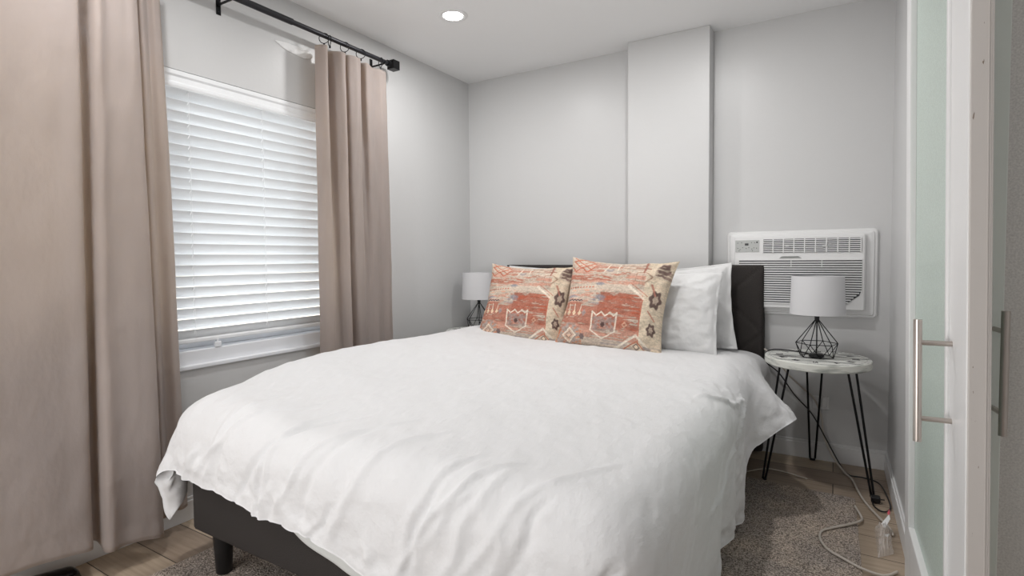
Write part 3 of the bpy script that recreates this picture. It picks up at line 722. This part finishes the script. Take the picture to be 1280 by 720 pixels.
    put(line(.85, .70, .90, .60, .010), (176, 116, 100), .8); put(poly([(.70, .82), (.70, .72), (.78, .70), (.84, .78), (.78, .82)], .006), (172, 140, 122), .9)
    put(line(.76, .82, .76, .97, .010), (150, 96, 82), .8); put(line(.68, .88, .80, .88, .008), (150, 96, 82), .8)
    put(line(.86, .44, .93, .36, .007), (176, 116, 100), .8)
    put(box(.84, 1, 0, .12)*sstep(-.2, .2, vnoise(u*30, v*34)), (140, 130, 128), .8)
    col *= (1+.10*fine+.09*streak)[..., None]
    col = col*.93+np.array((196, 178, 164.))*.07
    return np.clip(col, 0, 255)
m = mat('woven_kilim', (255, 255, 255), .9, spec=.1); ca = N(m, 'ShaderNodeVertexColor'); ca.layer_name = 'Col'
L(m, ca.outputs['Color'], bsdf(m).inputs['Base Color']); add_bump(m, 260, .6, .0015, 3, sc=(1, 1, 1.8)); add_bump(m, 12, .4, .006, 3); M['kilim'] = m
c1 = pillow_mesh('cushion', .63, .57, .20, M['kilim'], 240, .13, 0, .010, seed=1.7, color=pattern)
pose(c1, (1.358, -.56, .852), .42, .0, .05); tag(c1, 'rust and cream patterned cushion nearer the middle of the bed, overlapping its twin', 'cushion', 'rust patterned cushions on the bed')
c2 = copy_tree(c1); pose(c2, (.795, -.54, .836), .44, .10, .03); c2.scale = (.95, .95, .95); c2['label'] = 'rust and cream patterned cushion on the window side, partly behind its twin'

# ------------------------------------------------------------------ side tables
TZ = .617
def side_table():
    r_ = root('side_table', (0, 0, 0), 'x', 'side table', 'round whitewashed side tables')
    Rt = .234
    smooth_by_angle(MB().lathe([(.0001, TZ), (Rt-.004, TZ), (Rt-.0035, TZ+.0002)], (0, 0, 0), 72).build('tabletop', M['wash'], r_), 40)
    smooth_by_angle(MB().lathe([(Rt-.0035, TZ), (Rt, TZ-.004), (Rt, TZ-.034), (Rt-.004, TZ-.038), (.0001, TZ-.038)], (0, 0, 0), 72).build('rim', M['edge'], r_), 40)
    b = MB()
    for k in range(-2, 3):
        y = k*.082+.03; hw = math.sqrt(max(0, (Rt-.01)**2-y*y)); b.box((-hw, y-.0008, TZ), (hw, y+.0008, TZ+.0006))
    b.tube([((Rt-.022)*math.cos(a), (Rt-.022)*math.sin(a), TZ+.0002) for a in [2*PI*k/72 for k in range(72)]], .0006, 4, closed=True)
    b.build('plank_seams', M['ink'], r_)
    # roman numeral marks round the edge, clock fashion
    nums = ['XII', 'I', 'II', 'III', 'IIII', 'V', 'VI', 'VII', 'VIII', 'IX', 'X', 'XI']
    for k, s_ in enumerate(nums):
        b = MB(); a = PI/2-k*PI/6; cx = 0; wd = {'I': .008, 'V': .016, 'X': .016}; tot = sum(wd[c] for c in s_); x = -tot/2
        def stroke(x0_, r0_, x1_, r1_, w__=.0028):
            P = []
            for (xx, rr) in ((x0_-w__, r0_), (x0_+w__, r0_), (x1_+w__, r1_), (x1_-w__, r1_)):
                ca_, sa_ = math.cos(a), math.sin(a); P.append((rr*ca_+xx*sa_, rr*sa_-xx*ca_))
            V = [(p[0], p[1], TZ+z) for z in (.0001, .0008) for p in P]
            b.add(V, [(0, 1, 2, 3), (7, 6, 5, 4), (0, 4, 5, 1), (1, 5, 6, 2), (2, 6, 7, 3), (3, 7, 4, 0)])
        for c in s_:
            w2 = wd[c]; xc = x+w2/2
            if c == 'I': stroke(xc, .150, xc, .182)
            if c == 'V': stroke(xc-.005, .182, xc, .150); stroke(xc+.005, .182, xc, .150)
            if c == 'X': stroke(xc-.005, .182, xc+.005, .150); stroke(xc+.005, .182, xc-.005, .150)
            x += w2
        b.build('numeral', M['ink'], r_)
    for k in range(3):
        a = PI/2+.07-k*2*PI/3+(0 if k else 0); ca_, sa_ = math.cos(a), math.sin(a); ta = (-sa_, ca_); b = MB()
        foot_ = (.262*ca_, .262*sa_); zt_ = TZ-.040
        for s_ in (-1, 1):
            tx, ty = .165*ca_+s_*.038*ta[0], .165*sa_+s_*.038*ta[1]
            b.tube([(tx, ty, zt_), (foot_[0]+s_*.012*ta[0], foot_[1]+s_*.012*ta[1], .014)], .0052, 10)
        b.tube([(foot_[0]+.013*t*ta[0], foot_[1]+.013*t*ta[1], .006+.004*t*t) for t in (-1, -.5, 0, .5, 1)], .0062, 10)
        b.box((.165*ca_-.035, .165*sa_-.03, zt_-.001), (.165*ca_+.035, .165*sa_+.03, zt_+.002), .001)
        b.build('leg', M['black'], r_)
    return r_
t1 = side_table(); t1.location = (2.322, -.30, 0); t1['label'] = 'round whitewashed side table on black hairpin legs under the air conditioner'
t2 = copy_tree(t1); t2.location = (.245, -.245, 0); t2['label'] = 'round whitewashed side table in the far corner by the window wall, behind the bed'

# ------------------------------------------------------------------ table lamps
def lamp():
    r_ = root('table_lamp', (0, 0, 0), 'x', 'table lamp', 'white drum shade lamps with black wire bases')
    zs0, zs1, rs0, rs1 = .215, .403, .122, .115
    b = MB().lathe([(rs0, zs0), (rs1, zs1), (rs1-.002, zs1), (rs0-.002, zs0)], (0, 0, 0), 56, close=True); smooth_by_angle(b.build('lamp_shade', M['shade'], r_), 40)
    b = MB()
    for k in range(3):
        a = k*2*PI/3; b.tube([(0, 0, zs0+.012), (rs0*.985*math.cos(a), rs0*.985*math.sin(a), zs0+.012)], .0015, 6)
    b.build('shade_spider', M['black'], r_)
    smooth_by_angle(MB().lathe([(.0001, .178), (.010, .178), (.011, .200), (.013, .205), (.013, .245), (.0001, .245)], (0, 0, 0), 20).build('socket', M['plastic'], r_), 40)
    smooth_by_angle(MB().lathe([(.0001, .232), (.012, .236), (.015, .25), (.028, .28), (.028, .30), (.018, .322), (.0001, .33)], (0, 0, 0), 20).build('bulb', M['bulb'], r_), 60)
    b = MB(); n = 6; rw, zw, rb, zb_ = .094, .070, .076, .004; rr = .0019
    W1 = [(rw*math.cos(2*PI*k/n+.25), rw*math.sin(2*PI*k/n+.25), zw) for k in range(n)]
    B1 = [(rb*math.cos(2*PI*(k+.5)/n+.25), rb*math.sin(2*PI*(k+.5)/n+.25), zb_) for k in range(n)]
    for k in range(n):
        t = (.009*math.cos(2*PI*k/n+.25), .009*math.sin(2*PI*k/n+.25), .184)
        b.tube([W1[k], t], rr*1.15, 6); b.tube([W1[k], W1[(k+1) % n]], rr, 6); b.tube([B1[k], B1[(k+1) % n]], rr*1.2, 6)
        b.tube([W1[k], B1[k]], rr, 6); b.tube([W1[(k+1) % n], B1[k]], rr, 6)
    b.tube([(0, 0, .18), (0, 0, .02)], .003, 8)
    b.build('wire_base', M['black'], r_)
    smooth_by_angle(MB().lathe([(.0001, .002), (.034, .002), (.034, .014), (.028, .018), (.0001, .018)], (0, 0, 0), 28).build('weight_disc', M['plastic'], r_), 40)
    return r_
l1 = lamp(); l1.location = (2.322, -.315, TZ+.001); l1['label'] = 'table lamp with white drum shade in front of the air conditioner'
l2 = copy_tree(l1); l2.location = (.215, -.20, TZ+.001); l2['label'] = 'table lamp with white drum shade in the far corner, left of the bed'
# cord of the near lamp, a part of it
cordp = [(2.30, -.27, TZ+.006), (2.25, -.22, TZ+.005), (2.17, -.19, TZ+.006), (2.115, -.20, TZ+.004), (2.087, -.235, TZ-.01), (2.09, -.24, TZ-.06), (2.15, -.22, .50), (2.22, -.16, .38), (2.30, -.09, .27), (2.37, -.06, .13), (2.43, -.11, .03), (2.466, -.18, .006), (2.534, -.19, .006), (2.592, -.23, .006), (2.614, -.37, .006), (2.62, -.50, .006), (2.605, -.56, .006), (2.58, -.57, .006), (2.556, -.53, .008), (2.555, -.49, .014)]
b = MB().tube(spline(cordp, 8), .0032, 8); b.build('cord', M['plastic'], l1, True)
pl = MB().box((2.548, -.49, .003), (2.585, -.455, .032), .006).tube([(2.585, -.472, .018), (2.60, -.468, .018)], .003, 6).build('plug', M['plastic'], l1)

# ------------------------------------------------------------------ air conditioner
ac = root('air_conditioner', (2.218, -.03, .79), 'white through-wall air conditioner above the right side table', 'air conditioner')
ax0, ax1, az0, az1 = 1.852, 2.586, .792, 1.262
def rrect(x0, x1, z0, z1, r, n=6):
    P = []
    for cx, cz, a0 in ((x1-r, z1-r, 0), (x0+r, z1-r, PI/2), (x0+r, z0+r, PI), (x1-r, z0+r, 3*PI/2)):
        for k in range(n+1): a = a0+k*PI/2/n; P.append((cx+r*math.cos(a), cz+r*math.sin(a)))
    return P
def ringed(name, loops, m, parent, cap=True):
    V = []; Fc = []; n = len(loops[0][0])
    for P, y in loops: V += [(x, y, z) for x, z in P]
    for i in range(len(loops)-1):
        for j in range(n): Fc.append((i*n+j, i*n+(j+1) % n, (i+1)*n+(j+1) % n, (i+1)*n+j))
    if cap: Fc.append(tuple((len(loops)-1)*n+j for j in range(n)))
    return smooth_by_angle(mesh(name, V, Fc, m, parent), 30)
g = rrect
ringed('wall_surround', [(g(ax0, ax1, az0, az1, .022), 0), (g(ax0, ax1, az0, az1, .022), -.012), (g(ax0+.006, ax1-.006, az0+.006, az1-.006, .018), -.018), (g(ax0+.014, ax1-.014, az0+.014, az1-.014, .014), -.019), (g(ax0+.018, ax1-.018, az0+.018, az1-.018, .012), -.026), (g(ax0+.038, ax1-.038, az0+.032, az1-.028, .006), -.030)], M['white_pl'], ac)
ux0, ux1, uz0, uz1 = 1.898, 2.530, .832, 1.232
ringed('front_cover', [(g(ux0, ux1, uz0, uz1, .008), -.028), (g(ux0, ux1, uz0, uz1, .008), -.058), (g(ux0+.006, ux1-.006, uz0+.006, uz1-.006, .006), -.064)], M['white_pl'], ac)
MB().box((1.905, -.0665, 1.145), (2.030, -.063, 1.212), .001).build('control_panel', M['panel'], ac)
MB().box((1.955, -.0675, 1.182), (1.974, -.0662, 1.194)).build('display', M['grille_dark'], ac)['label'] = 'small dark segment display'
b = MB()
for (px2, pz2) in ((1.918, 1.196), (1.938, 1.198), (1.990, 1.197), (2.006, 1.197), (1.918, 1.166), (1.930, 1.160), (1.944, 1.170), (1.962, 1.165), (1.976, 1.170), (1.992, 1.162), (2.002, 1.168), (2.016, 1.166), (1.925, 1.152), (1.995, 1.152)):
    MB().lathe([(.0001, -.0012), (.0022, -.0012), (.0024, 0)], (px2, -.0664, pz2), 10, 'y').build('button', M['grille_dark'], ac)
MB().lathe([(.0001, -.0016), (.004, -.0012), (.0045, 0)], (2.018, -.0664, 1.199), 14, 'y').build('sensor', M['plastic'], ac)['label'] = 'black round sensor'
# air outlet louvre
ox0, ox1, oz0, oz1 = 2.046, 2.512, 1.140, 1.214
MB().box((ox0, -.0655, oz0), (ox1, -.0635, oz1), .001).build('outlet_recess', M['grille_dark'], ac)
b = MB()
for z in np.linspace(oz0+.006, oz1-.006, 7): b.box((ox0, -.071, z-.0026), (ox1, -.066, z+.0026), .0008)
for x in np.linspace(ox0+.003, ox1-.003, 10): b.box((x-.0026, -.073, oz0), (x+.0026, -.066, oz1), .0008)
for x in (ox0+.125, ox0+.30): b.box((x-.009, -.077, 1.172), (x+.009, -.072, 1.180), .001)
b.build('outlet_louvre', M['white_pl'], ac)
b = MB(); b.add([(2.13, -.066, 1.108), (2.24, -.066, 1.108), (2.225, -.074, 1.119), (2.145, -.074, 1.119), (2.145, -.066, 1.119), (2.225, -.066, 1.119)], [(0, 1, 2, 3), (3, 2, 5, 4), (0, 3, 4), (1, 5, 2), (0, 4, 5, 1)])
b.build('pull_tab', M['panel'], ac)
iz0, iz1 = .862, 1.098
b = MB(); b.add([(1.925, -.0652, iz0), (2.44, -.0652, iz0), (2.505, -.0652, iz0+.05), (2.515, -.0652, iz0+.08), (2.515, -.0652, iz1), (1.925, -.0652, iz1)], [(0, 1, 2, 3, 4, 5)])
b.box((1.93, -.0650, iz0+.002), (2.43, -.0645, iz1-.002)); b.build('intake_recess', M['grille_dark'], ac)
b = MB(); k = 0; z = iz0
while z < iz1+.002:
    xr = 2.517 if z > iz0+.075 else 2.445+(z-iz0)*.95
    b.box((1.922, -.070, z-.0032), (xr, -.0645, z+.0032), .001); z += .0125
for x in (2.19, 2.335): b.box((x-.0016, -.071, iz1-.04), (x+.0016, -.069, iz1))
b.build('intake_grille', M['white_pl'], ac)

# wall outlet with cover
ou = root('wall_outlet', (2.36, -.004, .325), 'white double wall socket behind the near side table', 'socket')
MB().box((2.300, -.006, .282), (2.378, 0, .352), .002).build('cover_plate', M['trim'], ou)
b = MB()
for x in (2.322, 2.356):
    MB().box((x-.012, -.0085, .296), (x+.012, -.005, .338), .002).build('socket_face', M['trim'], ou)

# white extension cord
wc = [(2.06, -.06, .60), (2.12, -.08, .555), (2.18, -.06, .47), (2.25, -.05, .40), (2.31, -.045, .34), (2.345, -.045, .24), (2.355, -.05, .15), (2.40, -.10, .06), (2.45, -.17, .012), (2.482, -.25, .008), (2.509, -.427, .008), (2.535, -.543, .008), (2.572, -.657, .008), (2.598, -.734, .009), (2.606, -.80, .010)]
o = MB().tube(spline(wc, 10), .0048, 10).build('power_cord', M['cord_w'], None, True)
tag(o, 'off-white power cord dropping behind the side table and across the floor', 'cord')
wc2 = [(2.484, -.60, .017), (2.505, -.687, .010), (2.498, -.74, .014), (2.454, -.811, .019), (2.398, -.874, .019), (2.362, -.925, .019), (2.358, -.995, .019), (2.385, -1.067, .019), (2.436, -1.112, .019), (2.490, -1.141, .014), (2.554, -1.141, .008), (2.596, -1.09, .008)]
wl2 = wc2
o = MB().tube(spline(wl2, 10), .0046, 10).build('extension_cord', M['cord_w'], None, True)
tag(o, 'off-white cord looped over the right edge of the rug', 'cord')
wc3 = [(2.02, -.40, .010), (2.10, -.33, .016), (2.18, -.31, .010), (2.25, -.335, .010), (2.29, -.37, .016)]
o = MB().tube(spline(wc3, 10), .0028, 8).build('thin_cord', M['cord_w'], None, True)
tag(o, 'thin grey cord lying along the back edge of the rug', 'cord')

# clear wrapper with red and white print on the floor
nu, nv = 34, 26
U, W_ = np.meshgrid(np.linspace(-1, 1, nu), np.linspace(-1, 1, nv), indexing='ij')
x = 2.572+.027*U; y = -.86+.12*W_+.03*U; dome = np.clip(1-U**2, 0, 1)*np.clip(1-W_**2, 0, 1)
z = .004+.05*dome**.6+.016*np.abs(fbm(U*3, W_*4, 3))*dome**.3
wp = root('plastic_wrapper', (2.585, -.86, 0), 'crumpled clear plastic wrapper with red and white print on the floor by the sliding door', 'wrapper')
np_mesh('film', np.stack([x, y, z], -1), grid_faces(nu, nv), M['film'], wp)
def scrap(P, m, name):
    o = MB().add(P, [tuple(range(len(P)))]).build(name, m, wp); q = o.modifiers.new('s', 'SOLIDIFY'); q.thickness = .001
scrap([(2.566, -.80, .045), (2.595, -.755, .072), (2.598, -.775, .062), (2.578, -.815, .036)], M['film_white'], 'white_print')
scrap([(2.568, -.885, .040), (2.588, -.875, .043), (2.582, -.895, .038)], M['film_white'], 'white_print')
scrap([(2.590, -.742, .072), (2.598, -.728, .082), (2.600, -.745, .074), (2.594, -.760, .064)], M['film_red'], 'red_print')

# black glossy shoe peeking in under the left curtain
sh = root('shoe', (.12, -2.54, 0), 'glossy black shoe toe on the floor below the beige curtain', 'shoe')
nu, nv = 40, 30; V = []; 
for i in range(nu):
    t = i/(nu-1)                      # heel (far from bed) to toe
    yy = -2.77+.21*t; wdt = .040*(1-abs(2*t-1)**4)**.5+.001; ht = (.075-.035*t)*(1-max(0, (t-.86)/.14)**2)**.5*(min(1, t/.05)**.5)+.002
    for j in range(nv):
        a = 2*PI*j/nv; V.append((.105+wdt*math.cos(a), yy, .006+ht/2+ht/2*math.sin(a)))
np_mesh('upper', V, np.array([(i*nv+j, i*nv+(j+1) % nv, (i+1)*nv+(j+1) % nv, (i+1)*nv+j) for i in range(nu-1) for j in range(nv)]), M['gloss'], sh)
V = []
for z in (0.0, .008):
    for k in range(40):
        t = k/40*2*PI; V.append((.105+.043*math.cos(t), -2.665+.108*math.sin(t), z))
mesh('sole', V, [tuple(range(40))[::-1], tuple(range(40, 80))]+[(k, (k+1) % 40, (k+1) % 40+40, k+40) for k in range(40)], M['plastic'], sh)
